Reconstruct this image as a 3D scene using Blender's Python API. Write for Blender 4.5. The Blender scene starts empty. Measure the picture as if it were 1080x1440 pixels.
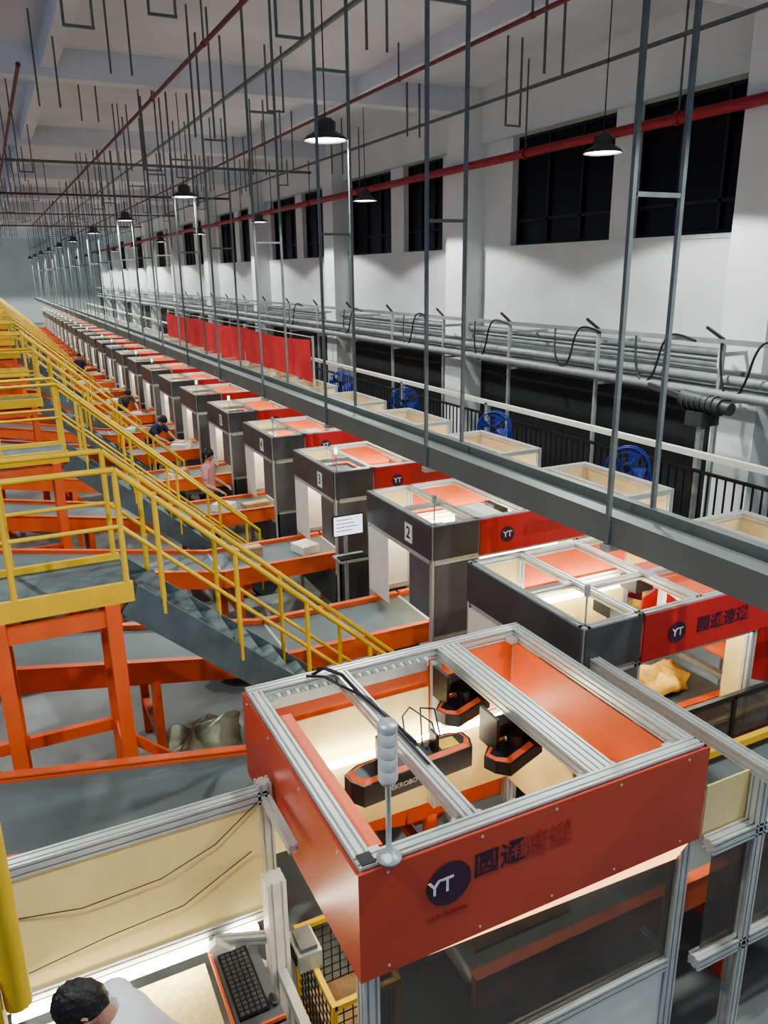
import bpy, math, random
from mathutils import Vector, Matrix, Euler
random.seed(7)
S = bpy.context.scene
COL = S.collection

# ------------------------------------------------------------------ materials
def mat(name, col, rough=0.5, metal=0.0, var=0.12, scale=6.0, bump=0.0, emit=None, estr=0.0, spec=None, coat=0.0, alpha=1.0, stretch=None):
    m = bpy.data.materials.new(name); m.use_nodes = True
    nt = m.node_tree; b = nt.nodes['Principled BSDF']
    b.inputs['Roughness'].default_value = rough
    b.inputs['Metallic'].default_value = metal
    if spec is not None: b.inputs['Specular IOR Level'].default_value = spec
    if coat: b.inputs['Coat Weight'].default_value = coat
    tc = nt.nodes.new('ShaderNodeTexCoord')
    mp = nt.nodes.new('ShaderNodeMapping')
    if stretch: mp.inputs['Scale'].default_value = stretch
    nz = nt.nodes.new('ShaderNodeTexNoise'); nz.inputs['Scale'].default_value = scale
    nz.inputs['Detail'].default_value = 5
    cr = nt.nodes.new('ShaderNodeValToRGB')
    cr.color_ramp.elements[0].position = 0.3; cr.color_ramp.elements[1].position = 0.72
    lo = [max(0, c*(1-var)) for c in col]; hi = [min(1, c*(1+var)) for c in col]
    cr.color_ramp.elements[0].color = (*lo, 1); cr.color_ramp.elements[1].color = (*hi, 1)
    nt.links.new(tc.outputs['Object'], mp.inputs['Vector'])
    nt.links.new(mp.outputs['Vector'], nz.inputs['Vector'])
    nt.links.new(nz.outputs['Fac'], cr.inputs['Fac'])
    nt.links.new(cr.outputs['Color'], b.inputs['Base Color'])
    if bump:
        bp = nt.nodes.new('ShaderNodeBump'); bp.inputs['Strength'].default_value = bump
        bp.inputs['Distance'].default_value = 0.02
        nt.links.new(nz.outputs['Fac'], bp.inputs['Height']); nt.links.new(bp.outputs['Normal'], b.inputs['Normal'])
    if emit:
        b.inputs['Emission Color'].default_value = (*emit, 1); b.inputs['Emission Strength'].default_value = estr
    if alpha < 1: b.inputs['Alpha'].default_value = alpha
    return m

M = {}
M['orange'] = mat('orange_paint', (0.76,0.145,0.05), 0.45, var=0.1, scale=3)
M['red'] = mat('red_paint', (0.46,0.03,0.03), 0.4, var=0.1, scale=3)
M['redor'] = mat('vermilion_paint', (0.52,0.075,0.04), 0.30, var=0.07, scale=2)
M['cream'] = mat('cream_panel', (0.80,0.66,0.31), 0.45, var=0.06, scale=2)
M['creamd'] = mat('dark_cream_panel', (0.58,0.49,0.27), 0.5, var=0.12, scale=2)  # darker tone of the cream, for the outfeed frames
M['white'] = mat('white_panel', (0.8,0.8,0.72), 0.5, var=0.05)
M['alu'] = mat('aluminium_extrusion', (0.58,0.60,0.58), 0.38, metal=0.45, var=0.06, scale=8)
M['galv'] = mat('galvanised_steel', (0.42,0.45,0.45), 0.45, metal=0.5, var=0.15, scale=9)
M['traysteel'] = mat('tray_steel', (0.15,0.17,0.165), 0.5, metal=0.3, var=0.12, scale=1.5)
M['pole'] = mat('hanger_steel', (0.15,0.175,0.175), 0.35, metal=0.3, var=0.15, scale=9)
M['rackpipe'] = mat('rack_pipe', (0.27,0.29,0.29), 0.5, metal=0.3, var=0.15, scale=4)
M['dark'] = mat('dark_panel', (0.065,0.07,0.078), 0.35, var=0.25, scale=2.5)
M['grey'] = mat('grey_panel', (0.12,0.125,0.13), 0.4, var=0.25, scale=2.5)
M['smoke'] = mat('smoked_acrylic', (0.085,0.075,0.065), 0.10, var=0.4, scale=1.3, alpha=0.74)
M['black'] = mat('black_plastic', (0.015,0.015,0.017), 0.4, var=0.2)
M['belt'] = mat('conveyor_belt', (0.125,0.16,0.165), 0.5, var=0.22, scale=1.6)
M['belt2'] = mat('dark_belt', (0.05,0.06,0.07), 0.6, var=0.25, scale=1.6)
M['yellow'] = mat('yellow_paint', (0.76,0.50,0.05), 0.45, var=0.1, scale=4)
M['tread'] = mat('stair_steel', (0.11,0.15,0.16), 0.55, metal=0.2, var=0.25, scale=5)
M['maroon'] = mat('fire_pipe_red', (0.34,0.025,0.035), 0.5, var=0.2)
M['dmaroon'] = mat('fire_pipe_dull', (0.17,0.035,0.045), 0.5, var=0.2)
M['blue'] = mat('fan_blue', (0.015,0.035,0.28), 0.4, var=0.1)
M['banner'] = mat('banner_fabric', (0.42,0.02,0.025), 0.9, var=0.2, scale=2)
M['led'] = mat('led_tube', (0.9,0.9,0.9), 0.4, emit=(1.0,0.93,0.72), estr=26)
M['litflap'] = mat('lit_flap_glow', (0.9,0.5,0.25), 0.4, emit=(1.0,0.50,0.20), estr=2.4)  # emission imitates a cream flap lit from inside; not a lamp
M['bulb'] = mat('lamp_diffuser', (0.9,0.9,0.9), 0.4, emit=(0.93,1.0,0.97), estr=7)
M['screen'] = mat('monitor_glass', (0.7,0.8,0.9), 0.3, emit=(0.75,0.88,1.0), estr=1.3)
M['green'] = mat('green_indicator', (0.1,0.8,0.5), 0.3, emit=(0.1,1.0,0.55), estr=4)
M['hood'] = mat('lamp_hood', (0.10,0.10,0.11), 0.45, metal=0.4)
M['plastic'] = mat('plastic_film', (0.50,0.56,0.42), 0.25, var=0.25, scale=6, bump=0.5)
M['sack'] = mat('yellow_sack', (0.74,0.47,0.10), 0.5, var=0.35, scale=7, bump=0.8)
M['parcel'] = mat('parcel_card', (0.45,0.3,0.16), 0.7, var=0.2)
M['skin'] = mat('skin', (0.52,0.30,0.20), 0.5, var=0.06)
M['hair'] = mat('black_hair', (0.012,0.011,0.012), 0.45, var=0.4, scale=60, bump=0.4)
M['shirtw'] = mat('white_shirt', (0.72,0.75,0.78), 0.8, var=0.06, scale=10, bump=0.3)
M['shirtd'] = mat('navy_shirt', (0.03,0.04,0.08), 0.8)
M['shirtp'] = mat('pink_shirt', (0.65,0.30,0.32), 0.8)
M['shirtg'] = mat('olive_shirt', (0.10,0.11,0.08), 0.8)
M['pants'] = mat('dark_trousers', (0.03,0.035,0.05), 0.8)
M['eye'] = mat('eye', (0.02,0.015,0.01), 0.2)
M['lip'] = mat('lip', (0.42,0.15,0.12), 0.5)
M['logo'] = mat('logo_ink', (0.05,0.015,0.04), 0.5)
M['logored'] = mat('lettering_ink', (0.36,0.04,0.03), 0.5)
M['logow'] = mat('logo_white', (0.75,0.72,0.75), 0.5)
M['wall'] = mat('wall_plaster', (0.70,0.73,0.72), 0.8, var=0.06, scale=0.7, bump=0.05)
M['ceil'] = mat('ceiling_concrete', (0.66,0.69,0.75), 0.85, var=0.10, scale=0.5)
M['floor'] = mat('floor_concrete', (0.24,0.265,0.255), 0.45, var=0.4, scale=0.9)
M['glass'] = mat('night_glass', (0.006,0.007,0.012), 0.3, var=0.2, spec=.25)
M['wframe'] = mat('window_frame', (0.015,0.017,0.024), 0.5)
M['wdark'] = mat('loading_bay_dark', (0.02,0.022,0.025), 0.6)
M['motor'] = mat('motor_grey', (0.06,0.07,0.068), 0.5, metal=0.3)
M['mat'] = mat('bench_mat', (0.78,0.66,0.30), 0.6, var=0.15, scale=30)

# ------------------------------------------------------------------ mesh builder
class MB:
    def __init__(s): s.v=[]; s.f=[]; s.m=[]; s.sm=[]; s.mats=[]
    def mi(s,k):
        if k not in s.mats: s.mats.append(k)
        return s.mats.index(k)
    def add(s,vs,fs,k,smooth=False):
        o=len(s.v); s.v+= [tuple(v) for v in vs]; i=s.mi(k)
        for f in fs: s.f.append(tuple(o+a for a in f)); s.m.append(i); s.sm.append(smooth)
    def box(s,x0,x1,y0,y1,z0,z1,k):
        vs=[(x0,y0,z0),(x1,y0,z0),(x1,y1,z0),(x0,y1,z0),(x0,y0,z1),(x1,y0,z1),(x1,y1,z1),(x0,y1,z1)]
        s.add(vs,[(0,3,2,1),(4,5,6,7),(0,1,5,4),(1,2,6,5),(2,3,7,6),(3,0,4,7)],k)
    def frame(s,p1,p2):
        p1=Vector(p1);p2=Vector(p2); d=(p2-p1).normalized()
        up=Vector((0,0,1)) if abs(d.z)<0.95 else Vector((0,1,0))
        sd=d.cross(up).normalized(); u=sd.cross(d).normalized()
        return p1,p2,d,sd,u
    def ext(s,sec,p1,p2,k,smooth=False,caps=True):
        p1,p2,d,sd,u=s.frame(p1,p2); n=len(sec)
        vs=[p1+sd*a+u*b for a,b in sec]+[p2+sd*a+u*b for a,b in sec]
        fs=[(i,(i+1)%n,n+(i+1)%n,n+i) for i in range(n)]
        s.add(vs,fs,k,smooth)
        if caps: s.add(vs,[tuple(range(n-1,-1,-1)),tuple(range(n,2*n))],k)
    def beam(s,p1,p2,w,h,k):
        s.ext([(-w/2,-h/2),(w/2,-h/2),(w/2,h/2),(-w/2,h/2)],p1,p2,k)
    def prof(s,p1,p2,w,h,k='alu'):
        sl=0.006; dp=0.011; pts=[]
        def side(a,b):
            (ax,ay),(bx,by)=a,b; L=math.hypot(bx-ax,by-ay); dx,dy=(bx-ax)/L,(by-ay)/L; nx,ny=-dy,dx
            pts.append(a)
            cs=[L/2] if L<0.065 else [L*0.25,L*0.75]
            for c in cs:
                pts.extend([(ax+dx*(c-sl),ay+dy*(c-sl)),(ax+dx*(c-sl)+nx*dp,ay+dy*(c-sl)+ny*dp),(ax+dx*(c+sl)+nx*dp,ay+dy*(c+sl)+ny*dp),(ax+dx*(c+sl),ay+dy*(c+sl))])
        c=[(-w/2,-h/2),(w/2,-h/2),(w/2,h/2),(-w/2,h/2)]
        for i in range(4): side(c[i],c[(i+1)%4])
        s.ext(pts,p1,p2,k)
    def cyl(s,p1,p2,r,k,seg=10,r2=None,caps=True):
        p1,p2,d,sd,u=s.frame(p1,p2); r2=r if r2 is None else r2
        A=[2*math.pi*i/seg for i in range(seg)]
        vs=[p1+(sd*math.cos(a)+u*math.sin(a))*r for a in A]+[p2+(sd*math.cos(a)+u*math.sin(a))*r2 for a in A]
        s.add(vs,[(i,(i+1)%seg,seg+(i+1)%seg,seg+i) for i in range(seg)],k,True)
        if caps: s.add(vs,[tuple(range(seg-1,-1,-1)),tuple(range(seg,2*seg))],k)
    def path(s,pts,r,k,seg=6):
        for a,b in zip(pts[:-1],pts[1:]): s.cyl(a,b,r,k,seg)
    def lathe(s,c,prof,k,seg=24):
        c=Vector(c); n=len(prof)
        vs=[c+Vector((r*math.cos(2*math.pi*j/seg),r*math.sin(2*math.pi*j/seg),z)) for r,z in prof for j in range(seg)]
        fs=[(i*seg+j,i*seg+(j+1)%seg,(i+1)*seg+(j+1)%seg,(i+1)*seg+j) for i in range(n-1) for j in range(seg)]
        s.add(vs,fs,k,True)
    def ball(s,c,rx,ry,rz,k,seg=16,rings=10,noise=0):
        c=Vector(c); vs=[];fs=[]
        for i in range(rings+1):
            t=math.pi*i/rings
            for j in range(seg):
                a=2*math.pi*j/seg; q=1+noise*(random.random()-.5)
                vs.append(c+Vector((rx*q*math.sin(t)*math.cos(a),ry*q*math.sin(t)*math.sin(a),rz*q*math.cos(t))))
        for i in range(rings):
            for j in range(seg): fs.append((i*seg+j,(i+1)*seg+j,(i+1)*seg+(j+1)%seg,i*seg+(j+1)%seg))
        s.add(vs,fs,k,True)
    def mesh(s,name):
        me=bpy.data.meshes.new(name); me.from_pydata(s.v,[],s.f)
        for k in s.mats: me.materials.append(M[k])
        me.polygons.foreach_set('material_index',s.m); me.polygons.foreach_set('use_smooth',s.sm)
        me.update(); return me
    def obj(s,name,loc=(0,0,0),rot=(0,0,0),parent=None):
        return place(name,s.mesh(name),loc,rot,parent)
def place(name,me,loc=(0,0,0),rot=(0,0,0),parent=None,scale=(1,1,1)):
    o=bpy.data.objects.new(name,me); COL.objects.link(o); o.location=loc; o.rotation_euler=rot; o.scale=scale
    if parent: o.parent=parent
    return o
def text(body,size,loc,rot,k,parent,name='lettering'):
    c=bpy.data.curves.new(name,'FONT'); c.body=body; c.size=size; c.align_x='CENTER'; c.align_y='CENTER'; c.extrude=0.001; c.offset=0.002*size/0.15
    c.materials.append(M[k]); o=bpy.data.objects.new(name,c); COL.objects.link(o); o.location=loc; o.rotation_euler=rot; o.parent=parent
    return o

YEND=92.0; CZ=8.6; WX=11.0
# ------------------------------------------------------------------ room
b=MB(); b.box(-16,WX+0.4,-6,YEND,-0.2,0,'floor'); b.obj('floor')
b=MB(); b.box(-16,WX+0.4,-6,YEND,CZ,CZ+0.25,'ceil')
y=8.9
while y<YEND:
    b.box(-16,WX,y-0.2,y+0.2,CZ-0.5,CZ,'ceil'); y+=8.4
for xx in (-5,1.6,7.9): b.box(xx-0.14,xx+0.14,-6,YEND,CZ-0.35,CZ,'ceil')
b.obj('ceiling')
wins=[(5.2,8.2),(9.1,11.95),(12.5,15.8),(18.9,21.1),(21.9,25.0)]
y=25.9
while y<YEND-8:
    wins+= [(y+0.4,y+3.4),(y+4.1,y+7.1)]; y+=8.4
Z0,Z1=5.14,7.42
b=MB()
b.box(WX,WX+0.35,-6,YEND,3.0,Z0,'wall'); b.box(WX-0.15,WX+0.35,-6,YEND,Z1,CZ,'wall'); b.box(WX+0.02,WX+0.35,-6,YEND,0,3.0,'wdark')
prev=-6
for a,c in wins: b.box(WX,WX+0.35,prev,a,Z0,Z1,'wall'); prev=c
b.box(WX,WX+0.35,prev,YEND,Z0,Z1,'wall')
b.box(WX-0.03,WX+0.01,-6,YEND,Z0-0.07,Z0,'wall')
for yy in [8.7,17.35]+[25.45+8.4*i for i in range(8)]:
    b.box(WX-0.55,WX+0.05,yy-0.42,yy+0.42,0,CZ,'wall')
b.obj('wall_right')
b=MB(); b.box(-16,WX+0.3,YEND,YEND+0.3,0,CZ,'wall'); b.obj('wall_far')
for i,(a,c) in enumerate(wins):
    b=MB(); b.box(WX+0.22,WX+0.26,a,c,Z0,Z1,'glass')
    n=3
    for j in range(n+1):
        yy=a+(c-a)*j/n; b.box(WX+0.16,WX+0.24,max(a,yy-0.03),min(c,yy+0.03),Z0,Z1,'wframe')
    for zz in (Z0,Z0+0.5,Z1-0.06): b.box(WX+0.16,WX+0.24,a,c,zz,zz+0.06,'wframe')
    b.obj('window_%d'%(i+1))

# ------------------------------------------------------------------ scanning stations
X0=3.65; PITCH=2.5; NST=25
def station_mesh(kind):
    b=MB(); W=1.75; D=1.46; T=2.2; p=0.06; mx=0.5; BZ=1.84
    for (x,y) in ((0,0),(W,0),(0,D),(W,D),(mx,0),(mx,D)):
        b.prof((x,y,0.0),(x,y,T),p,p)
    for z in (T-0.03,BZ-.03):
        b.prof((0,0,z),(W,0,z),p,p); b.prof((0,D,z),(W,D,z),p,p); b.prof((0,0,z),(0,D,z),p,p); b.prof((W,0,z),(W,D,z),p,p)
    b.prof((mx,0,T-0.03),(mx,D,T-0.03),p,p)
    b.prof((1.12,0,T-0.03),(1.12,D,T-0.03),p,p)
    b.prof((0,D*0.5,T-0.035),(mx,D*0.5,T-0.035),0.05,0.05)
    b.box(-0.045,-0.035,-0.02,D+.02,BZ,T-0.01,'dark')
    b.box(-0.02,mx,-0.045,-0.035,BZ,T-0.01,'dark'); b.box(mx+0.02,W+0.12,-0.05,-0.036,BZ-.03,T-0.01,'red')
    b.box(0.03,mx,D-0.01,D,BZ,T-0.06,'cream'); b.box(mx,W,D-0.01,D+0.004,BZ,T-0.03,'orange'); b.box(mx,W+0.1,D+0.035,D+0.045,BZ,T-0.01,'red')
    b.box(W-0.01,W,0.03,D-0.03,BZ,T-0.06,'orange' if kind==2 else 'cream'); b.box(.03,.035,.03,D-.03,BZ,T-.06,'cream')
    if kind==0:
        b.prof((mx,D*.42,T-.035),(W,D*.42,T-.035),.05,.05)
        b.box(1.18,W-.05,.1,D-.5,T-.12,T-.10,'orange')
        b.beam((1.25,.5,BZ+.02),(1.25,.5,T-.06),.05,.05,'white'); b.beam((1.25,.5,T-.12),(1.5,.5,BZ+.05),.03,.04,'white')
    elif kind==1:
        b.box(0.05,mx-.05,0.08,D-.85,T-.22,T-.20,'cream'); b.box(.62,.95,.15,.62,T-.10,T-.06,'white'); b.box(1.2,1.62,.12,.42,T-.12,T-.10,'cream')
    else:
        b.box(0.04,mx-.04,0.08,D*.5-.04,T-.10,T-.08,'grey'); b.box(.60,1.08,.08,.45,T-.12,T-.10,'orange'); b.box(1.2,1.68,.6,1.2,T-.16,T-.14,'orange')
    b.box(0.0,mx,-0.036,-0.030,1.0,BZ-.06,'grey'); b.box(-0.02,mx,D-0.01,D,1.0,BZ-.06,'white')
    b.box(-.036,-.03,.95,D,1.0,BZ-.06,'white'); b.box(-.036,-.03,.03,.45,1.2,BZ-.06,'grey')
    b.box(mx,W,D-0.01,D,1.02,BZ-.06,'cream'); b.box(W-0.01,W,0.03,0.22,1.0,BZ-.06,'cream')
    b.box(0,mx,-.03,-.02,.33,.95,'dark'); b.box(-.03,-.02,0,D,.33,.8,'dark'); b.box(mx,W,-.03,-.02,.33,.85,'dark')
    for z in (0.98,0.3):
        b.prof((0,0,z),(W,0,z),p,p); b.prof((0,D,z),(W,D,z),p,p)
    b.box(0.1,W-0.1,D-0.16,D-0.12,1.72,1.76,'led')
    b.box(0.1,W-0.1,0.12,0.16,1.70,1.74,'led')
    b.cyl((0.7,0.5,1.75),(0.7,0.5,2.08),0.03,'black'); b.box(0.62,0.78,0.42,0.62,1.95,2.05,'black')
    b.box(1.25,1.45,0.8,1.0,1.9,2.02,'black')
    b.cyl((.02,.02,T),(.02,.02,T+.22),.008,'galv',8); b.cyl((.02,.02,T+.22),(.02,.02,T+.30),.022,'green' if kind==2 else 'galv',12)
    return b.mesh('scanning_station')
sms=[station_mesh(0),station_mesh(1),station_mesh(2)]
SY=[3.9+PITCH*k for k in range(NST)]
stations=[]
for k,y in enumerate(SY):
    x=X0 if k else 3.45
    o=place('scanning_station' if k==0 else 'scanning_station.%03d'%k, sms[0] if k==0 else sms[1 if k in (1,3,6,9,12) else 2],(x,y,0)); stations.append(o)
    if k<5:
        c=MB(); c.cyl((0.85,-0.052,1.99),(0.85,-0.056,1.99),0.085,'logo',28); c.obj('logo_disc',parent=o)
        text('YT',0.09,(0.85,-0.058,1.99),(math.pi/2,0,0),'logow',o)
        text('圆通速递',0.14,(1.33,-0.053,1.99),(math.pi/2,0,0),'logo' if k==0 else 'logored',o)
    if 1<=k<=4:
        c=MB(); c.box(-0.052,-0.046,0.36,0.52,1.90,2.10,'white'); c.obj('number_plate',parent=o)
        text(str(k+1),0.18,(-0.054,0.44,2.0),(math.pi/2,0,-math.pi/2),'black',o,'number')
# outfeed frames
b=MB(); W=1.2; D=1.5
for x,y in ((0,0),(W,0),(0,D),(W,D)): b.prof((x,y,0),(x,y,2.16),0.06,0.06)
for z in (2.13,1.75,1.0):
    b.prof((0,0,z),(W,0,z),.06,.06); b.prof((0,D,z),(W,D,z),.06,.06); b.prof((0,0,z),(0,D,z),.06,.06); b.prof((W,0,z),(W,D,z),.06,.06)
b.box(0,W,D-.01,D,1.78,2.1,'creamd'); b.box(W-.01,W,0,D,1.78,2.1,'creamd')
b.box(0,W,D-.01,D,1.03,1.72,'white'); b.box(W-.01,W,0,D,1.03,1.72,'creamd')
b.box(0.1,1.1,0.2,0.24,1.68,1.72,'led')
b.prof((.6,0,2.13),(.6,D,2.13),.05,.05)
b.add([(-.3,.2,1.35),(1.1,.2,.75),(1.1,1.3,.75),(-.3,1.3,1.35)],[(0,1,2,3)],'orange')
for yy in (.2,1.3):
    pts=[(-.3,1.25),(-.3,1.55)]+[(.1+.42*math.sin(a),1.3+.42*math.cos(a)) for a in (0,.4,.8,1.2,1.57)]+[(1.1,1.0),(1.1,.7)]
    n=len(pts); vs=[(x,yy-.012,z) for x,z in pts]+[(x,yy+.012,z) for x,z in pts]
    b.add(vs,[tuple(range(n)),tuple(range(2*n-1,n-1,-1))]+[(i,n+i,n+(i+1)%n,(i+1)%n) for i in range(n)],'red')
om=b.mesh('outfeed_chute')
for k,y in enumerate(SY): place('outfeed_chute' if k==0 else 'outfeed_chute.%03d'%k,om,(5.6,y,0))

# ------------------------------------------------------------------ infeed conveyors
def conv_mesh(x0,x1,xb,z0,zb,name,D=.88):
    b=MB()
    def seg(xa,za,xc,zc):
        b.add([(xa,0.03,za),(xc,0.03,zc),(xc,D-.03,zc),(xa,D-.03,za)],[(0,1,2,3)],'belt')
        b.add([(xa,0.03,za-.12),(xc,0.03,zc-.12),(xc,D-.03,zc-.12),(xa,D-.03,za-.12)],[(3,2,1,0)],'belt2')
        for yy in (0,D):
            b.beam((xa,yy,za-0.07),(xc,yy,zc-0.07),0.05,0.22,'orange')
            b.beam((xa,yy,za+0.045),(xc,yy,zc+0.045),0.07,0.012,'orange')
    if xb>x0: seg(x0,z0,xb,zb)
    n=0; xa=max(xb,x0)
    for xc in (xa+(x1-xa)*0.5,x1):
        seg(xa+(0.03 if n else 0),zb,xc,zb); b.cyl((xa+0.02,0.02,zb-0.03),(xa+0.02,D-.02,zb-0.03),0.035,'alu'); xa=xc; n+=1
    L=[x0+0.5]
    while L[-1]<x1-1.6: L.append(L[-1]+1.5)
    for x in L:
        z=(z0+(zb-z0)*(x-x0)/(xb-x0)) if x<xb else zb
        for yy in (0,D): b.box(x-.04,x+.04,yy-.04,yy+.04,0,z-.15,'orange')
        b.box(x-.03,x+.03,0,D,0.35,0.42,'orange'); b.box(x-.03,x+.03,0,D,z-.25,z-.15,'orange')
    if z0>1: b.beam((x0+.5,0,0.3),(x0+2.0,0,z0-.5),0.05,0.05,'orange')
    b.cyl((xb+.3,D-.1,zb-.28),(xb+.3,D+.14,zb-.28),0.09,'motor',14); b.box(xb+.18,xb+.42,.2,.7,zb-.42,zb-.2,'orange')
    return b.mesh(name)
cm=conv_mesh(-2.6,5.5,2.2,1.80,0.95,'infeed_conveyor')
for k,y in enumerate(SY): place('infeed_conveyor' if k==0 else 'infeed_conveyor.%03d'%k,cm,(0,y+0.34,0))
cm2=conv_mesh(1.85,6.6,1.85,.9,.9,'scanner_conveyor',.95); place('scanner_conveyor',cm2,(0,2.78,0))

# ------------------------------------------------------------------ stair bridges
def bridge():
    b=MB(); ya,yb=0,0.68; PZ=2.44; xs=0.66; xe=3.25
    b.box(-2.6,xs,ya,yb,PZ-.04,PZ,'tread')
    for yy in (ya,yb): b.box(-2.6,xs,yy-.02,yy+.02,PZ-.10,PZ+.05,'yellow')
    b.box(xs-.02,xs+.0,ya,yb,PZ-.14,PZ-.04,'tread')
    n=11
    for i in range(n):
        t=(i+0.6)/n; x=xs+(xe-xs)*t; z=PZ-PZ*t
        b.box(x-.13,x+.11,ya+.03,yb-.03,z-.03,z,'tread')
    for yy in (ya,yb):
        b.beam((xs-.03,yy,PZ-.09),(xe,yy,0.02),0.03,0.24,'tread')
        px=[-2.5,-1.7,-0.9,-0.12,xs-.04]
        for x in px: b.cyl((x,yy,PZ-.1),(x,yy,PZ+.88),0.021,'yellow',8)
        for h in (.88,.47): b.cyl((-2.6,yy,PZ+h),(xs-.04,yy,PZ+h),0.022 if h>.5 else .016,'yellow',8)
        m=5
        for i in range(m):
            t=0.08+0.86*i/(m-1); x=xs+(xe-xs)*t; z=PZ-PZ*t
            b.cyl((x,yy,z-.05),(x,yy,z+.88),0.020,'yellow',8)
        t=.94; xe2=xs+(xe-xs)*t; 
        for h in (.88,.47): b.cyl((xs-.04,yy,PZ+h),(xe2,yy,PZ-PZ*t+h),0.022 if h>.5 else .016,'yellow',8)
        for x in (0.5,-0.25,-2.3):
            b.box(x-.05,x+.05,yy-.045,yy+.045,0,PZ-.10,'orange'); b.box(x-.12,x+.12,yy-.1,yy+.1,0,0.02,'orange')
        b.beam((-2.3,yy,1.0),(0.5,yy,1.0),.06,.1,'orange'); b.beam((-2.3,yy,PZ-.2),(0.55,yy,PZ-.2),.06,.12,'orange')
        b.beam((0.5,yy,0.9),(1.35,yy,0.1),.05,.08,'orange')
    for x in (0.5,-0.25): b.beam((x,ya,1.0),(x,yb,1.0),.06,.1,'orange')
    return b.mesh('stair_bridge')
bm_=bridge()
for i in range(15): place('stair_bridge' if i==0 else 'stair_bridge.%03d'%i,bm_,(0,5.54+5*i,0))

# ------------------------------------------------------------------ near gantry
gx0,gx1,gy0,gy1,gt,gb=1.08,3.08,2.50,4.20,2.19,1.61
b=MB(); w=.08
zt=gt-.04
b.prof((gx0,gy0+.04,zt),(gx1,gy0+.04,zt),w,w); b.prof((gx0,gy1-.04,zt),(gx1,gy1-.04,zt),w,w)
b.prof((gx0+.04,gy0+.081,zt),(gx0+.04,gy1-.081,zt),w,w); b.prof((gx1-.04,gy0+.081,zt),(gx1-.04,gy1-.081,zt),w,w)
for (x,y) in ((gx0+.04,gy0+.04),(gx1-.04,gy0+.04),(gx0+.04,gy1-.04),(gx1-.04,gy1-.04)): b.prof((x,y,0),(x,y,gt-.081),w,w)
b.prof((1.68,gy0+.081,zt),(1.68,gy1-.081,zt),w,w)
b.prof((2.50,gy0+.081,zt),(2.50,gy1-.081,zt),w,w); b.prof((2.42,gy0+.081,zt),(2.42,gy1-.081,zt),w,w)
for a,c in (((gx0+.04,gy0+.12,gb),(gx0+.04,gy1-.12,gb)),((gx1-.04,gy0+.12,gb),(gx1-.04,gy1-.12,gb)),((gx0+.1,gy1-.04,gb),(gx1-.1,gy1-.04,gb))):
    b.prof(a,c,.05,.05)
b.box(gx0-.02,gx1+.03,gy0-.018,gy0-.004,gb-.02,gt-.02,'redor')
b.box(gx0-.02,gx0-.006,gy0-.004,gy1,gb-.02,gt-.03,'redor')
b.box(gx0+.08,gx1-.08,gy1-.075,gy1-.065,gb,gt-.085,'orange')
b.box(gx1-.09,gx1-.081,gy0+.1,gy1-.1,gb,gt-.085,'orange')
b.box(gx0+.09,gx0+.20,gy0+.2,gy1-.25,2.05,2.09,'orange')
b.box(gx0,gx1,gy1+.002,gy1+.012,gb,gt-.04,'redor')
b.box(gx0+.08,gx1-.08,gy1-.075,gy1-.067,.98,gb-.03,'cream'); b.box(gx1-.09,gx1-.08,gy0+.9,gy1-.1,.98,gb-.03,'cream')
b.box(gx0+.1,2.3,gy1-.11,gy1-.1,1.35,1.93,'cream')
b.prof((2.35,gy1-.12,.98),(2.35,gy1-.12,gt-.081),.06,.06); b.prof((2.62,gy1-.04,.98),(2.62,gy1-.04,gt-.09),.06,.06)
b.box(1.20,1.62,2.65,3.0,1.38,1.40,'cream'); b.box(1.75,2.35,2.62,2.95,1.30,1.32,'cream'); b.prof((1.2,3.05,1.45),(3.0,3.05,1.45),.05,.05)
b.box(2.6,2.98,2.7,3.3,1.40,1.42,'cream')
for z in (0.74,):
    b.prof((gx0+.08,gy0+.04,z),(gx1-.08,gy0+.04,z),w,w); b.prof((gx1-.04,gy0+.08,z),(gx1-.04,gy1-.08,z),.05,.05)
b.box(gx0+.08,gx1-.08,gy0+.03,gy0+.036,.78,gb-.06,'smoke')
b.box(gx0+.08,gx1-.08,gy0+.03,gy0+.035,.05,.70,'white')
b.add([(gx0+.25,gy0-.012,gb-.021),(gx1-.04,gy0-.012,gb-.021),(gx1-.10,gy0+.01,gb-.125),(gx0+.27,gy0-.008,gb-.03)],[(0,1,2,3)],'litflap')  # tapered flap, its warm light put in as glow
b.add([(gx0+.25,gy0+.01,gb-.021),(gx1-.04,gy0+.01,gb-.021),(gx1-.10,gy0+.016,gb-.125),(gx0+.27,gy0+.01,gb-.03)],[(3,2,1,0)],'litflap')
b.box(gx0+.2,gx1-.2,gy1-.20,gy1-.16,gb-.03,gb+.0,'led')
b.box(gx0+.2,gx1-.2,gy0+.5,gy0+.54,gb-.33,gb-.3,'led')
for (x,y) in ((gx0+.12,gy0+.12),(gx1-.12,gy0+.12),(gx0+.12,gy1-.12),(gx1-.12,gy1-.12)):
    b.box(x-.03,x+.03,y-.03,y+.03,gt-.075,gt-.045,'alu')
for x in (1.2,1.68,2.1,2.5,2.96):
    b.cyl((x,gy0-.018,gt-.05),(x,gy0-.022,gt-.05),.007,'alu'); b.cyl((x,gy0-.018,gb+.02),(x,gy0-.022,gb+.02),.006,'alu')
for y in (2.7,3.2,3.7,4.1): b.cyl((gx0-.02,y,gt-.06),(gx0-.027,y,gt-.06),.008,'alu')
b.box(gx0+.01,gx0+.075,gy0+.005,gy0+.075,gt,gt+.006,'black')
for x in (1.62,1.74,2.36,2.56): b.box(x-.02,x+.02,gy0+.09,gy0+.13,gt-.07,gt-.03,'alu'); 
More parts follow.
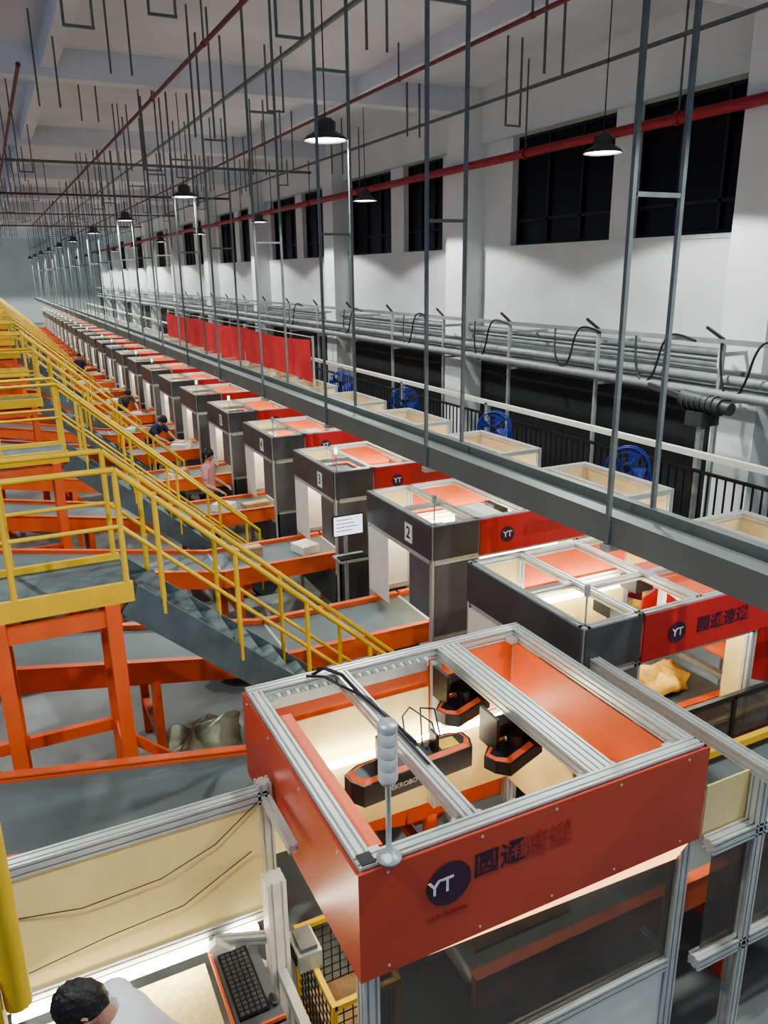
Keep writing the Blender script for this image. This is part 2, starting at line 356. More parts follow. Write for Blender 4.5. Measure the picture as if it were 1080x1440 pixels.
for i in range(36): b.box(gx0+.14+i*.03,gx0+.16+i*.03,gy1-.125,gy1-.09,gt-.09,gt-.04,'white' if i%2 else 'galv')
b.box(gx0+.12,2.28,gy1-.13,gy1-.10,gt-.12,gt-.05,'galv')
b.path([(1.5,4.14,2.2),(1.54,4.05,2.28),(1.62,3.95,2.26),(1.66,3.8,2.205),(1.70,3.5,2.20),(1.72,3.2,2.20),(1.74,3.1,2.1)],.012,'black')
b.path([(1.46,4.14,2.2),(1.52,4.0,2.25),(1.6,3.9,2.21),(1.69,3.7,2.205),(1.69,3.0,2.202)],.009,'black')
g=b.obj('scanner_gantry')
b=MB(); b.cyl((1.506,gy0-.019,1.955),(1.506,gy0-.023,1.955),.115,'logo',40); b.obj('logo_disc',parent=g)
text('YT',.11,(1.46,gy0-.026,1.955),(math.pi/2,0,0),'logow',g); text('圆通',.145,(1.78,gy0-.02,1.98),(math.pi/2,0,0),'logo',g); text('速递',.145,(2.06,gy0-.02,1.98),(math.pi/2,0,0),'logored',g)
text('YTO EXPRESS',.035,(1.5,gy0-.02,1.79),(math.pi/2,0,0),'logored',g)
b=MB()
def scanner(b,cx,cy,cz,L,ang,dep=1.0,hz=.08):
    R=Matrix.Rotation(ang,4,'Z')
    def T(p): 
        q=R@Vector(p); return (q.x+cx,q.y+cy,q.z+cz)
    sec=[(-L/2,-.02),(-L/2+.04,-.09),(L/2-.04,-.09),(L/2,-.02),(L/2,.05),(L/2-.1,.09),(-L/2+.1,.09),(-L/2,.05)]
    sec=[(x,y*dep) for x,y in sec]
    n=8
    vs=[T((x,y,.03-hz)) for x,y in sec]+[T((x,y,.03)) for x,y in sec]
    b.add(vs,[(i,(i+1)%n,n+(i+1)%n,n+i) for i in range(n)]+[tuple(range(n-1,-1,-1)),tuple(range(n,2*n))],'black')
    vs=[T((x*.97,y*.9,.03)) for x,y in sec]+[T((x*.9,y*.6,.045)) for x,y in sec]
    b.add(vs,[(i,(i+1)%n,n+(i+1)%n,n+i) for i in range(n)],'orange'); b.add(vs,[tuple(range(n,2*n))],'black')
scanner(b,1.80,3.40,1.93,.80,0.08,1.1,.13)
b.box(1.60,1.64,3.35,3.45,1.96,2.13,'black'); b.box(1.94,1.96,3.36,3.44,1.96,2.08,'black'); b.box(1.62,1.74,3.33,3.47,2.09,2.11,'black')
b.box(1.98,2.10,3.36,3.45,1.975,1.98,'yellow')
b.path([(1.8,3.45,1.98),(1.85,3.6,2.1),(1.95,3.7,2.08),(2.05,3.6,2.0),(2.02,3.48,1.96)],.005,'black'); b.path([(1.9,3.45,1.98),(1.98,3.62,2.11),(2.1,3.66,2.05),(2.05,3.5,1.96)],.005,'black')
for y in (3.26,3.82):
    scanner(b,2.40,y,1.91,.40,0.35,1.15); b.box(2.27,2.29,y-.02,y+.16,1.93,2.15,'black'); b.box(2.29,2.5,y+.02,y+.12,2.0,2.08,'black')
    b.cyl((2.40,y-.01,1.95),(2.40,y-.01,2.03),.05,'black',16); b.box(2.55,2.60,y+.03,y+.05,1.98,2.14,'black'); b.box(2.50,2.52,y-.10,y+.10,1.95,2.03,'black')
sc=b.obj('barcode_scanner_set')
text('HIKROBOT',.042,(1.70,3.28,1.895),(math.pi/2,0,0.08),'galv',sc)
# beacon
b=MB(); bx,by=1.215,2.50
b.lathe((bx,by,gt),[(0,.0),(.055,.0),(.055,.012),(.03,.02),(.018,.05),(.0125,.055),(.0125,.36),(.03,.38),(.036,.39),(.036,.40)],'galv',20)
z=.40
for i in range(4):
    b.lathe((bx,by,gt),[(.042,z),(.042,z+.050),(.040,z+.052),(.040,z+.056),(.042,z+.058)],'alu',20); z+=.058
b.lathe((bx,by,gt),[(.042,z),(.044,z+.02),(.038,z+.035),(0,z+.04)],'galv',20)
b.cyl((bx-.02,by,gt+.006),(bx-.02,by-.03,gt+.03),.02,'white'); b.obj('signal_beacon')

# side frames (left) ------------------------------------------------
b=MB(); fy=3.66
b.prof((-1.2,fy,1.82),(1.02,fy,1.82),.08,.08); b.prof((-1.2,fy,1.04),(1.02,fy,1.04),.08,.08)
b.prof((1.0,fy-.0,0),(1.0,fy,1.9),.08,.08); b.prof((-1.2,fy,0),(-1.2,fy,1.9),.08,.08)
b.prof((1.0,fy-.06,1.82),(1.0,fy-.5,1.82),.05,.05)
b.box(-1.2,1.0,fy-.03,fy-.02,1.06,1.79,'cream')
b.path([(-.3,fy-.035,1.55),(0,fy-.05,1.5),(.4,fy-.05,1.52),(.7,fy-.045,1.62),(.95,fy-.04,1.8)],.003,'black'); b.path([(-.3,fy-.035,1.2),(0.1,fy-.05,1.27),(.5,fy-.05,1.3),(.9,fy-.045,1.5)],.003,'black')
b.prof((.97,3.46,0),(.97,3.46,1.42),.11,.11,'white')  # white stands in for bright light on the aluminium post and its brace
b.beam((.62,fy-.10,1.02),(.94,fy-.16,.72),.05,.07,'white'); b.prof((.62,3.62,.99),(.93,3.50,.99),.05,.05); b.beam((.97,3.40,.80),(.97,2.62,.80),.05,.06,'alu')
b.box(-.4,.90,3.58,3.62,.965,.995,'led')  # glowing tube added to make the white-lit area under the beam
b.obj('side_guard_frame')
b=MB()
b.prof((3.52,2.0,1.92),(3.52,3.86,1.92),.08,.08)
b.prof((3.15,2.45,1.55),(5.6,2.45,1.55),.08,.08); b.prof((3.15,2.45,.74),(5.6,2.45,.74),.08,.08)
b.box(3.15,5.55,2.50,2.51,1.58,1.90,'cream')
b.prof((5.6,2.45,0),(5.6,2.45,1.6),.08,.08)
b.box(3.2,5.55,2.455,2.461,.8,1.5,'smoke')
b.prof((3.52,3.86,0),(3.52,3.86,1.88),.08,.08); b.prof((3.52,2.45,0),(3.52,2.45,1.88),.08,.08)
b.box(3.6,6.2,3.74,3.75,.95,1.32,'smoke')
for z in (1.34,.95): b.beam((3.56,3.75,z),(6.2,3.75,z),.04,.04,'black')
for x in (3.6,4.25,4.9,5.55,6.2): b.beam((x,3.75,0),(x,3.75,1.34),.04,.04,'black')
b.beam((3.56,3.60,1.02),(6.2,3.60,1.02),.05,.06,'yellow')
b.obj('side_guard_frame.001')
# workbench, keyboard etc.
b=MB()
b.box(-.9,.58,3.12,3.60,.83,.87,'mat'); 
for x in (-.85,.53):
    for yy in (3.16,3.56): b.box(x-.03,x+.03,yy-.03,yy+.03,0,.83,'alu')
b.box(-.9,.58,3.12,3.14,.75,.83,'alu'); b.obj('workbench')
b=MB(); b.box(.61,.86,3.0,3.60,.935,.952,'grey'); b.box(.60,.612,3.0,3.61,.935,.975,'orange'); b.box(.60,.86,3.0,3.012,.935,.975,'orange'); b.box(.60,.86,3.598,3.61,.935,.975,'orange')
b.box(.74,.76,3.3,3.34,0,.935,'alu'); b.box(.62,.88,3.15,3.5,0,.015,'alu'); b.obj('keyboard_tray')
b=MB(); b.box(.64,.80,3.08,3.52,.953,.970,'black')
for i in range(14):
    for j in range(5): b.box(.65+j*.029,.672+j*.029,3.09+i*.030,3.114+i*.030,.970,.977,'dark')
b.obj('keyboard')
b=MB(); b.ball((.83,3.12,.969),.022,.042,.016,'black'); b.obj('computer_mouse')
# yellow mesh cart
b=MB(); X=(1.16,1.55); Y=(3.1,3.7); Zs=(.12,.76)
for x in X:
    for yy in Y: b.beam((x,yy,.05),(x,yy,.78),.032,.032,'yellow')
for z in Zs:
    for yy in Y: b.beam((X[0],yy,z),(X[1],yy,z),.032,.032,'yellow')
    for x in X: b.beam((x,Y[0],z),(x,Y[1],z),.032,.032,'yellow')
for i in range(1,7):
    x=X[0]+.39*i/7
    for yy in Y: b.cyl((x,yy,.12),(x,yy,.76),.004,'black',5)
for i in range(1,10):
    yy=Y[0]+.6*i/10
    for x in X: b.cyl((x,yy,.12),(x,yy,.76),.004,'black',5)
for i in range(1,10):
    z=.12+.64*i/10
    for yy in Y: b.cyl((X[0],yy,z),(X[1],yy,z),.004,'black',5)
    for x in X: b.cyl((x,Y[0],z),(x,Y[1],z),.004,'black',5)
b.box(X[0],X[1],Y[0],Y[1],.10,.12,'mat'); b.box(X[0]+.04,X[1]-.04,Y[0]+.05,Y[1]-.05,.12,.30,'parcel')
for x in X:
    for yy in Y: b.cyl((x-.015,yy,.035),(x+.015,yy,.035),.035,'black',12)
b.obj('mesh_cart')
b=MB(); b.box(1.06,1.20,3.36,3.56,.785,.90,'galv'); b.box(1.08,1.18,3.38,3.54,.90,.93,'dark'); b.box(1.05,1.06,3.40,3.52,.81,.87,'black'); b.obj('label_printer')
# yellow railing by the camera platform
b=MB(); b.cyl((-.20,2.02,2.62),(-.20,2.02,4.2),.037,'yellow',14); b.box(-1.8,-.24,1.98,2.06,2.52,2.72,'yellow')
b.cyl((-1.8,2.02,4.2),(-.20,2.02,4.2),.03,'yellow'); b.cyl((-1.8,2.02,3.4),(-.20,2.02,3.4),.025,'yellow')
b.box(-1.8,-.3,-1.0,1.95,2.54,2.62,'tread'); 
for x,y in ((-.4,1.9),(-1.7,1.9),(-1.7,-.9),(-.4,-.9)): b.box(x-.06,x+.06,y-.06,y+.06,0,2.54,'orange')
b.obj('platform_railing')

# ------------------------------------------------------------------ hanging tray and poles
b=MB(); ta,tb=3.9,4.28
for x in (ta,tb):
    b.box(x-.02,x+.0,1.5,80,2.66,2.86,'traysteel'); b.box(x-.02,x+.05,1.5,80,2.86,2.87,'traysteel'); b.box(x-.02,x+.05,1.5,80,2.65,2.66,'traysteel')
y=2.0
while y<79: b.box(ta,tb,y,y+.05,2.70,2.73,'traysteel'); y+=0.9
b.box(ta+.06,tb-.06,1.5,80,2.74,2.80,'traysteel')
y=4.2
while y<78:
    for x in (ta-.03,tb+.02): b.box(x-.016,x+.016,y-.016,y+.016,2.62,CZ,'pole')
    for z in (5.05,6.9): b.box(ta,tb,y-.015,y+.015,z,z+.03,'pole')
    b.box(ta-.06,tb+.05,y-.04,y+.04,2.60,2.65,'galv')
    y+=2.75
b.obj('hanging_cable_tray')
b=MB()
for (x,z) in ((3.4,7.2),(1.2,7.4),(6.0,6.9),(0.0,7.1),(7.4,7.5),(2.2,7.7),(9.0,7.6),(5.2,7.6)):
    y=6.5
    while y<70:
        l=z-random.random()*0.5
        if random.random()<.8:
            b.box(x-.014,x+.014,y-.014,y+.014,l,CZ,'pole'); b.box(x+.30,x+.328,y-.014,y+.014,l,CZ,'pole')
            if random.random()<.4: b.box(x,x+.33,y-.015,y+.015,l,l+.03,'pole')
        y+=3.1+random.random()*1.5
b.obj('ceiling_hangers')
def pipe(name,pts,r,k,hang=None):
    b=MB(); b.path(pts,r,k,14)
    for p in pts: b.ball(p,r*1.25,r*1.25,r*1.25,k,12,8)
    a=Vector(pts[0]); c=Vector(pts[-1]); L=(c-a).length; n=int(L/4)
    for i in range(1,n):
        p=a+(c-a)*i/n; b.beam((p.x,p.y,p.z),(p.x,p.y,CZ),.025,.025,'pole'); b.cyl(p-(c-a).normalized()*.04,p+(c-a).normalized()*.04,r*1.3,k,14)
    b.obj(name)
pipe('fire_pipe',[(10.3,-2,6.88),(10.3,88,6.88)],.085,'maroon')
pipe('fire_pipe.001',[(7.4,-2,8.0),(7.4,88,8.0)],.035,'dmaroon')
pipe('fire_pipe.002',[(3.5,9,7.95),(3.5,60,7.95)],.035,'dmaroon')
pipe('fire_pipe.003',[(.9,14,7.6),(.9,70,7.6)],.03,'dmaroon')
for i,yy in enumerate((26,36,47,58)):
    pipe('branch_pipe' if i==0 else 'branch_pipe.%03d'%i,[(-8,yy,7.75),(10.1,yy,7.75)],.04,'dmaroon' if i%2 else 'pole')
b=MB(); b.beam((4.9,5.5,8.0),(4.9,70,8.0),.06,.05,'pole'); b.beam((9.2,2,7.7),(9.2,80,7.7),.05,.05,'pole'); b.obj('lighting_trunking')

# ------------------------------------------------------------------ pendant lamps
b=MB()
b.lathe((0,0,0),[(.27,0),(.275,.012),(.24,.05),(.13,.11),(.12,.13),(.12,.22),(.08,.25),(.03,.27),(.0,.275)],'hood',28)
b.lathe((0,0,0),[(.265,.004),(.235,.045),(.12,.10)],'white',28)
b.lathe((0,0,0),[(.0,.012),(.21,.014),(.245,.02)],'bulb',28)
for i in range(12):
    a=math.pi*2*i/12; b.beam((.12*math.cos(a),.12*math.sin(a),.13),(.12*math.cos(a),.12*math.sin(a),.22),.02,.006,'hood')
b.cyl((0,0,.27),(0,0,2.40),.008,'black',6); b.box(-.05,.05,-.05,.05,2.36,2.42,'hood')
lm=b.mesh('pendant_lamp'); n=0
LP=[(lx,ly0+8.0*i,lz) for (lx,lz,ly0) in ((4.09,6.18,9.95),(8.1,6.16,9.45),(-1.5,6.2,2.0)) for i in range(10)]+[(4.09,1.95,6.18),(8.1,1.45,6.16),(-1.5,82.0,6.2)]
for (lx,ly,lz) in LP:
    o=place('pendant_lamp' if n==0 else 'pendant_lamp.%03d'%n,lm,(lx,ly,lz)); n+=1
    L=bpy.data.lights.new('lamp_light','SPOT'); L.energy=(540 if lx<6 else 700)*(1.0 if ly<50 else 1.8); L.spot_size=math.radians(146); L.spot_blend=.12; L.shadow_soft_size=.10; L.color=(.97,1.0,.96)
    q=bpy.data.objects.new('lamp_light',L); COL.objects.link(q); q.parent=o; q.location=(0,0,-.03)

# ------------------------------------------------------------------ right side : fence, fans, rack
b=MB(); b.box(8.26,8.34,2,80,2.16,2.24,'white')
b.box(8.28,8.32,2,80,1.95,1.99,'black'); b.box(8.28,8.32,2,80,.95,1.0,'black')
y=2.0
while y<45: b.box(8.29,8.31,y-.01,y+.01,.0,1.97,'black'); y+=.14
y=2.0
while y<80: b.box(8.26,8.34,y-.04,y+.04,0,2.2,'galv'); y+=3.5
b.obj('guard_fence')
b=MB()
for rr,zz in ((.30,0),(.30,.12),(.24,.15),(.16,.17),(.07,.18)):
    pts=[(rr*math.cos(a),zz,rr*math.sin(a)) for a in [2*math.pi*i/24 for i in range(25)]]; b.path(pts,.005 if rr<.3 else .014,'blue',5)
for i in range(16):
    a=2*math.pi*i/16; b.path([(.05*math.cos(a),.18,.05*math.sin(a)),(.2*math.cos(a),.16,.2*math.sin(a)),(.30*math.cos(a),.12,.30*math.sin(a)),(.30*math.cos(a),0,.30*math.sin(a))],.003,'blue',4)
for i in range(4):
    a=2*math.pi*i/4; c,s_=math.cos(a),math.sin(a); c2,s2=math.cos(a+.7),math.sin(a+.7)
    b.add([(.05*c,.05,.05*s_),(.26*c,.03,.26*s_),(.27*c2,.11,.27*s2),(.05*c2,.09,.05*s2)],[(0,1,2,3)],'blue')
b.cyl((0,-.08,0),(0,.1,0),.06,'black',14)
b.beam((-.3,.05,0),(-.36,.05,-.35),.02,.04,'blue'); b.beam((.3,.05,0),(.36,.05,-.35),.02,.04,'blue'); b.beam((-.36,.05,-.35),(.36,.05,-.35),.04,.03,'blue')
b.cyl((0,.05,-.35),(0,.05,-1.88),.025,'black'); b.cyl((0,.05,-1.88),(0,.05,-1.84),.22,'black',18)
fm=b.mesh('industrial_fan')
for i,y in enumerate((8.3,11.7,15.2,18.7,22.2,25.7,29.2,32.7)):
    place('industrial_fan' if i==0 else 'industrial_fan.%03d'%i,fm,(7.95,y,1.88),(0,0,math.radians(130)))
b=MB()
for x,z in ((9.95,3.52),(10.6,3.45)): b.box(x-.03,x+.03,2,85,z-.04,z+.04,'rackpipe')
y=3.0
while y<80:
    b.box(9.92,9.98,y-.03,y+.03,0,3.5,'galv'); b.box(9.95,10.95,y-.025,y+.025,2.55,2.6,'galv'); b.box(9.95,10.95,y-.025,y+.025,3.3,3.36,'galv')
    b.beam((9.95,y,3.55),(9.95,y+.35,3.72),.04,.04,'black'); y+=2.8
for i,(x,z) in enumerate(((9.8,2.75),(10.0,2.95),(10.2,2.75),(10.4,2.98),(10.6,2.8),(10.8,3.05),(10.7,3.25))): b.cyl((x,2,z),(x,85,z),.075,'rackpipe',12)
b.obj('wall_pipe_rack')
def cable(name,pts,r=.015,k='black'):
    c=bpy.data.curves.new(name,'CURVE'); c.dimensions='3D'; c.bevel_depth=r; sp=c.splines.new('NURBS'); sp.points.add(len(pts)-1)
    for i,p in enumerate(pts): sp.points[i].co=(*p,1)
    sp.use_endpoint_u=True; sp.order_u=3; c.materials.append(M[k]); o=bpy.data.objects.new(name,c); COL.objects.link(o); return o
n=0
for y in (8.6,10.4,12.6,15.5,19,23,28):
    cable('hanging_cable' if n==0 else 'hanging_cable.%03d'%n,[(9.9,y,3.5),(9.8,y-.1,3.1),(9.75,y-.35,2.6+.1*(n%3)),(9.78,y-.6,2.9),(9.82,y-.7,3.5),(9.9,y-.9,3.62),(9.9,y-1.3,3.5)],.018); n+=1
b=MB()
b.cyl((8.9,7.6,2.75),(8.9,8.3,2.8),.12,'motor',18); b.cyl((8.9,7.45,2.74),(8.9,7.6,2.75),.09,'motor',18); b.box(8.75,9.1,7.8,8.1,2.45,2.65,'motor'); b.beam((8.9,8.3,2.8),(8.9,9.0,2.9),.06,.08,'motor')
for i in range(6): b.cyl((8.9,7.7+i*.1,2.76),(8.9,7.72+i*.1,2.76),.135,'motor',18)
b.box(8.87,8.95,7.9,7.98,0,2.5,'galv'); b.box(8.7,9.1,7.8,8.1,0,.03,'galv'); b.obj('drive_motor')
# banner
b=MB(); N=120; Hn=8; vs=[];fs=[]
for i in range(N+1):
    t=i/N; y=17.4+(34-17.4)*t
    sag=.07*abs(math.sin(math.pi*t*3)); ht=.98-.10*math.sin(t*9)
    for j in range(Hn+1):
        u=j/Hn; vs.append((6.60+.028*math.sin(t*75+u*2)*u+.03*math.sin(t*23)*u,y,3.12-sag-ht*u))
for i in range(N):
    for j in range(Hn): a=i*(Hn+1)+j; fs.append((a,a+1,a+Hn+2,a+Hn+1))
b.add(vs,fs,'banner',True)
for y in (17.4,22.93,28.47,34): b.box(6.64,6.69,y-.025,y+.025,0,3.2,'galv')
b.path([(6.66,17.4,3.17),(6.66,34,3.17)],.012,'galv')
b.obj('red_banner')

# ------------------------------------------------------------------ monitor
b=MB(); mx,my,mz=3.42,8.25,1.68
b.box(mx-.20,mx+.20,my-.015,my+.02,mz-.13,mz+.13,'black'); b.box(mx-.188,mx+.188,my-.018,my-.0155,mz-.118,mz+.118,'screen')
for i in range(4): b.box(mx-.16,mx+.05+.03*(i%3),my-.0195,my-.0182,mz+.07-i*.045,mz+.08-i*.045,'grey')
b.cyl((mx,my+.06,mz),(mx,my+.02,mz),.03,'black'); b.cyl((mx,my+.08,0),(mx,my+.08,mz+.02),.025,'galv'); b.cyl((mx,my+.08,0),(mx,my+.08,.03),.18,'black',20)
b.box(mx-.2,mx+.2,my-.2,my+.05,1.28,1.30,'galv'); b.box(mx-.18,mx+.18,my-.19,my-.06,1.30,1.32,'black')
b.obj('monitor_stand',(0.12,0.05,0.0))
# sacks and film
def lump(name,c,r,k,sd,seg=22,ns=.28):
    random.seed(sd); b=MB(); vs=[];fs=[]; rings=14; ph=[random.random()*6 for _ in range(8)]
    for i in range(rings+1):
        t=math.pi*i/rings
        for j in range(seg):
            a=2*math.pi*j/seg
            q=1+ns*(.35*math.sin(3*a+ph[0]+2*t)+.25*math.sin(5*a+ph[1]-3*t)+.2*math.sin(9*a+ph[2]+5*t)+.15*(random.random()-.5))
            z=math.cos(t); z=z if z>0 else z*.55
            vs.append((r[0]*q*math.sin(t)**.7*math.cos(a) if t>0 and t<math.pi-.001 else 0,r[1]*q*math.sin(t)**.7*math.sin(a) if t>0 and t<math.pi-.001 else 0,r[2]*q*z))
    for i in range(rings):
        for j in range(seg): fs.append((i*seg+j,(i+1)*seg+j,(i+1)*seg+(j+1)%seg,i*seg+(j+1)%seg))
    b.add(vs,fs,k,True); return b.obj(name,c,(0,0,sd))
lump('yellow_sack',(5.0,4.62,1.02),(.26,.22,.12),'sack',3,ns=.5); lump('yellow_sack.001',(4.5,4.75,1.0),(.2,.16,.08),'sack',4,ns=.5)
lump('yellow_sack.002',(7.25,8.9,.22),(.4,.35,.40),'sack',5); lump('yellow_sack.003',(7.35,9.8,.22),(.4,.35,.40),'sack',6)
lump('yellow_sack.004',(7.3,6.9,.22),(.4,.35,.4),'sack',8)
lump('plastic_film_bag',(1.2,6.75,.12),(.60,.30,.26),'plastic',7,ns=.5); lump('plastic_film_bag.001',(2.35,8.35,.2),(.5,.4,.35),'plastic',9,ns=.5); lump('plastic_film_bag.002',(1.0,4.9,.09),(.3,.2,.15),'plastic',10,ns=.5)
n=0
for k in range(2,14):
    for j in range(2):
        random.seed(k*7+j); b=MB(); w,d,h=.12+.1*random.random(),.1+.08*random.random(),.06+.08*random.random()
        b.box(-w,w,-d,d,0,h,'parcel' if j else 'white'); b.box(-w*1.002,w*1.002,-.02,.02,h,h+.002,'cream')
        b.obj('parcel' if n==0 else 'parcel.%03d'%n,(2.5+1.0*random.random(),SY[k]+.60+.30*random.random(),.952),(0,0,random.random())); n+=1

# ------------------------------------------------------------------ people
def skin(name,vs,es,rs,k,parent,sub=2):
    me=bpy.data.meshes.new(name); me.from_pydata([tuple(v) for v in vs],es,[]); me.materials.append(M[k])
    o=bpy.data.objects.new(name,me); COL.objects.link(o); o.parent=parent
    md=o.modifiers.new('skin','SKIN'); md.use_smooth_shade=True
    for i,r in enumerate(rs):
        r=r if isinstance(r,tuple) else (r,r)
        me.skin_vertices[0].data[i].radius=r; me.skin_vertices[0].data[i].use_root=(i==0)
    s=o.modifiers.new('sub','SUBSURF'); s.levels=sub; s.render_levels=sub
    return o
def worker(name,loc,rot,J,shirt,hair_long=False,sc=1.0):
    e=bpy.data.objects.new(name,None); COL.objects.link(e); e.location=loc; e.rotation_euler=(0,0,rot); e.scale=(sc,sc,sc)
    V=lambda p: Vector(p)
    pel,waist,chest,nb,head=[V(J[k]) for k in ('pelvis','waist','chest','neck','head')]
    shL,elL,wrL,shR,elR,wrR=[V(J[k]) for k in ('shL','elL','wrL','shR','elR','wrR')]
    midL=shL.lerp(elL,.75); midR=shR.lerp(elR,.75)
    skin('shirt',[waist,pel+V((0,0,.02)),chest,nb-(nb-chest)*.25,shL,midL,shR,midR],[(0,1),(0,2),(2,3),(3,4),(4,5),(3,6),(6,7)],[(.15,.115),(.16,.12),(.175,.12),(.11,.09),.075,.062,.075,.062],shirt,e)
    hl=pel+V((-.09,0,-.06)); hr=pel+V((.09,0,-.06)); knL,anL,knR,anR=[V(J[k]) for k in ('knL','anL','knR','anR')]
    skin('trousers',[pel,hl,knL,anL,hr,knR,anR],[(0,1),(1,2),(2,3),(0,4),(4,5),(5,6)],[(.15,.12),.095,.065,.05,.095,.065,.05],'pants',e)
    for a in (anL,anR): skin('shoe',[a+V((0,.03,-.02)),a+V((0,-.06,-.04)),a+V((0,-.15,-.05))],[(0,1),(1,2)],[.045,.042,.032],'black',e)
    for sh,el,wr,sg,nm in ((shL,elL,wrL,-1,'L'),(shR,elR,wrR,1,'R')):
        d=(wr-el).normalized(); side=d.cross(V((0,0,1))); side=V((1,0,0)) if side.length<.2 else side.normalized(); nrm=side.cross(d).normalized()
        skin('forearm_'+nm,[sh.lerp(el,.65),el,el.lerp(wr,.35),wr,wr+d*.04],[(0,1),(1,2),(2,3),(3,4)],[.046,.042,.043,.028,(.034,.022)],'skin',e)
        skin('palm_'+nm,[wr,wr+d*.045,wr+d*.085],[(0,1),(1,2)],[(.026,.018),(.038,.018),(.036,.015)],'skin',e)
        for i,(off,l) in enumerate(((-.030,.070),(-.010,.080),(.011,.075),(.030,.058))):
            p=wr+d*.085+side*off; q=p+d*l*.45-nrm*.006; r_=q+d*l*.3-nrm*.014; t=r_+d*l*.2-nrm*.018
            skin('finger_%s%d'%(nm,i),[p-d*.015,p,q,r_,t],[(0,1),(1,2),(2,3),(3,4)],[.009,.009,.0085,.008,.007],'skin',e,1)
        p=wr+d*.03-side*sg*.03; skin('thumb_'+nm,[p+side*sg*.01,p-side*sg*.015+d*.02,p-side*sg*.028+d*.045-nrm*.008,p-side*sg*.03+d*.068-nrm*.016],[(0,1),(1,2),(2,3)],[.012,.011,.010,.008],'skin',e,1)
    skin('neck',[nb-(nb-chest)*.2,nb,nb.lerp(head,.6)],[(0,1),(1,2)],[.065,.055,.052],'skin',e)
    h=bpy.data.objects.new('head',None); COL.objects.link(h); h.parent=e; h.location=head; h.rotation_euler=(J.get('pitch',0),0,J.get('turn',0))
    b=MB(); R_,S_=18,24; vs=[];fs=[]
    for i in range(R_+1):
        t=math.pi*i/R_
        for j in range(S_):
            a=2*math.pi*j/S_; x=.074*math.sin(t)*math.cos(a); y=.094*math.sin(t)*math.sin(a); z=.115*math.cos(t)
            if z<0: x*=1-.30*(-z/.115)**1.4; y=y*(1-.18*(-z/.115)) - (.012*(-z/.115))
            if y<-.05: y*=.97
            vs.append((x,y,z))
    for i in range(R_):
        for j in range(S_): fs.append((i*S_+j,(i+1)*S_+j,(i+1)*S_+(j+1)%S_,i*S_+(j+1)%S_))
    b.add(vs,fs,'skin',True)
    b.ball((0,-.096,-.018),.014,.018,.022,'skin',10,8); b.ball((0,-.104,-.028),.017,.013,.010,'skin',10,6)
    for sx in (-1,1):
        b.ball((sx*.075,.005,-.01),.010,.020,.032,'skin',10,8); b.ball((sx*.030,-.084,.006),.013,.009,.007,'white',10,6); b.ball((sx*.030,-.092,.006),.006,.004,.006,'eye',8,6)
        b.beam((sx*.015,-.092,.028),(sx*.048,-.082,.028),.006,.006,'hair')
    b.ball((0,-.090,-.055),.024,.008,.007,'lip',10,6)
    b.obj('face',parent=h)
    b=MB(); vs=[];fs=[]; R_,S_=14,36
    for i in range(R_+1):
        u=i/R_
        for j in range(S_):
            a=2*math.pi*j/S_; back=(math.sin(a)+1)/2
            tm=(.42+ (.30 if not hair_long else .45)*back)*math.pi*.98; t=tm*u
            q=1+.03*math.sin(j*5+i*2)+.02*math.sin(j*11)
            vs.append((.084*q*math.sin(t)*math.cos(a),.106*q*math.sin(t)*math.sin(a)+.006,.128*q*math.cos(t)+.002))
    for i in range(R_):
        for j in range(S_): fs.append((i*S_+j,(i+1)*S_+j,(i+1)*S_+(j+1)%S_,i*S_+(j+1)%S_))
    b.add(vs,fs,'hair',True); o=b.obj('hair',parent=h)
    return e
stand=dict(pelvis=(0,0,.92),waist=(0,0,1.08),chest=(0,0,1.28),neck=(0,.0,1.46),head=(0,-.02,1.60),
 shL=(-.19,0,1.39),elL=(-.24,-.02,1.12),wrL=(-.20,-.22,1.02),shR=(.19,0,1.39),elR=(.24,-.02,1.12),wrR=(.20,-.22,1.02),
 knL=(-.10,-.02,.48),anL=(-.11,0,.08),knR=(.10,-.04,.48),anR=(.12,-.02,.08),pitch=.25)
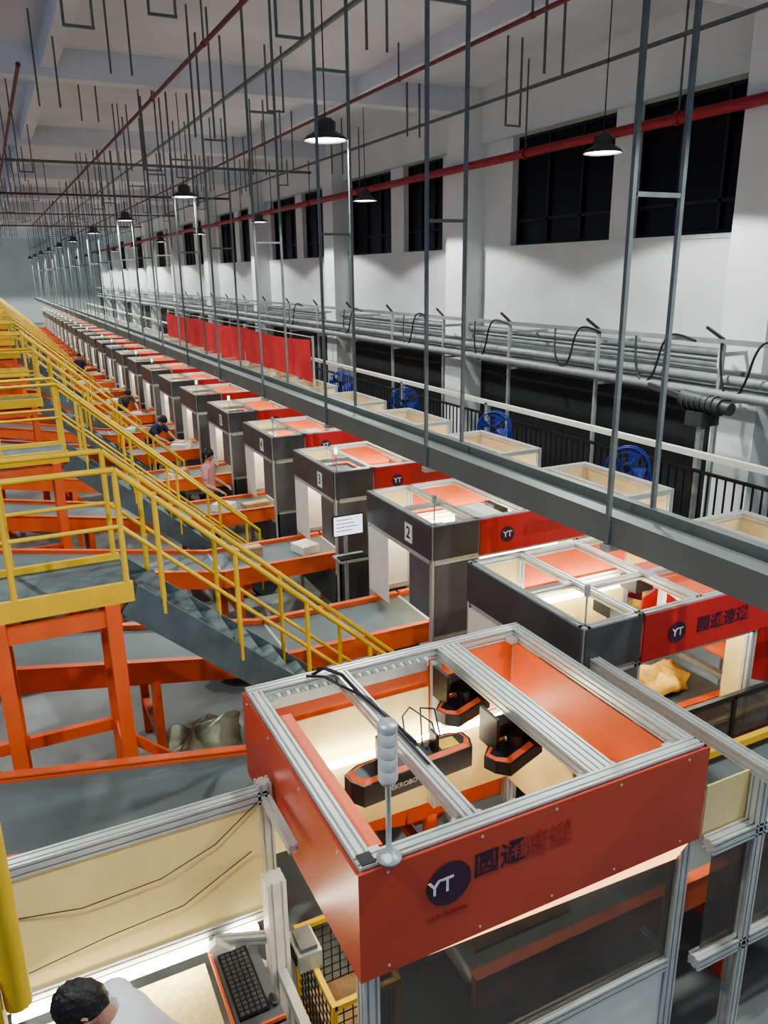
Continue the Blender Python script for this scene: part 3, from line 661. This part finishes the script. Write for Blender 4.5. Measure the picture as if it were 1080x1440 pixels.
bend=dict(pelvis=(0,.05,.90),waist=(0,-.03,1.05),chest=(0,-.18,1.22),neck=(0,-.31,1.35),head=(0,-.40,1.44),
 shL=(-.18,-.24,1.29),elL=(-.22,-.38,1.08),wrL=(-.15,-.58,1.00),shR=(.18,-.24,1.29),elR=(.22,-.38,1.08),wrR=(.15,-.58,1.00),
 knL=(-.10,.0,.48),anL=(-.12,.02,.08),knR=(.10,-.02,.48),anR=(.12,.02,.08),pitch=.7)
nearp=dict(pelvis=(0,.12,.92),waist=(0,.0,1.08),chest=(0,-.15,1.32),neck=(0,-.27,1.48),head=(0,-.36,1.59),
 shL=(-.19,-.20,1.42),elL=(-.24,-.40,1.16),wrL=(-.16,-.62,1.02),shR=(.19,-.20,1.42),elR=(.24,-.40,1.16),wrR=(.16,-.62,1.02),
 knL=(-.10,.08,.48),anL=(-.12,.10,.08),knR=(.10,.06,.48),anR=(.12,.12,.08),pitch=.6)
worker('worker',(.30,2.90,0),math.radians(-90),nearp,'shirtw',sc=1.02)
worker('worker.001',(3.05,13.3,0),math.radians(60),stand,'shirtp',True)
worker('worker.002',(2.95,18.35,0),math.radians(40),bend,'shirtd')
worker('worker.003',(3.05,23.3,0),math.radians(20),bend,'shirtg')
worker('worker.004',(2.95,33.35,0),math.radians(-30),stand,'shirtd')

# ------------------------------------------------------------------ world, camera
w=bpy.data.worlds.new('ambient'); S.world=w; w.use_nodes=True
bg=w.node_tree.nodes['Background']; bg.inputs[0].default_value=(.64,.74,.96,1); bg.inputs[1].default_value=.60
th,p,ro=math.radians(25.9),math.radians(17.05),math.radians(.8)
F=Vector((math.cos(p)*math.sin(th),math.cos(p)*math.cos(th),-math.sin(p))); R=Vector((math.cos(th),-math.sin(th),0)); U=R.cross(F)
R2=R*math.cos(ro)-U*math.sin(ro); U2=U*math.cos(ro)+R*math.sin(ro)
m3=Matrix((R2,U2,-F)).transposed()
cd=bpy.data.cameras.new('camera'); cam=bpy.data.objects.new('camera',cd); COL.objects.link(cam)
cam.matrix_world=Matrix.Translation((0,0,4.6))@m3.to_4x4()
cd.sensor_fit='VERTICAL'; cd.sensor_height=36; cd.sensor_width=27; cd.lens=27.5; cd.clip_start=.05; cd.clip_end=300
S.camera=cam
S.view_settings.view_transform='AgX'; S.view_settings.look='AgX - Medium High Contrast'; S.view_settings.exposure=0.08
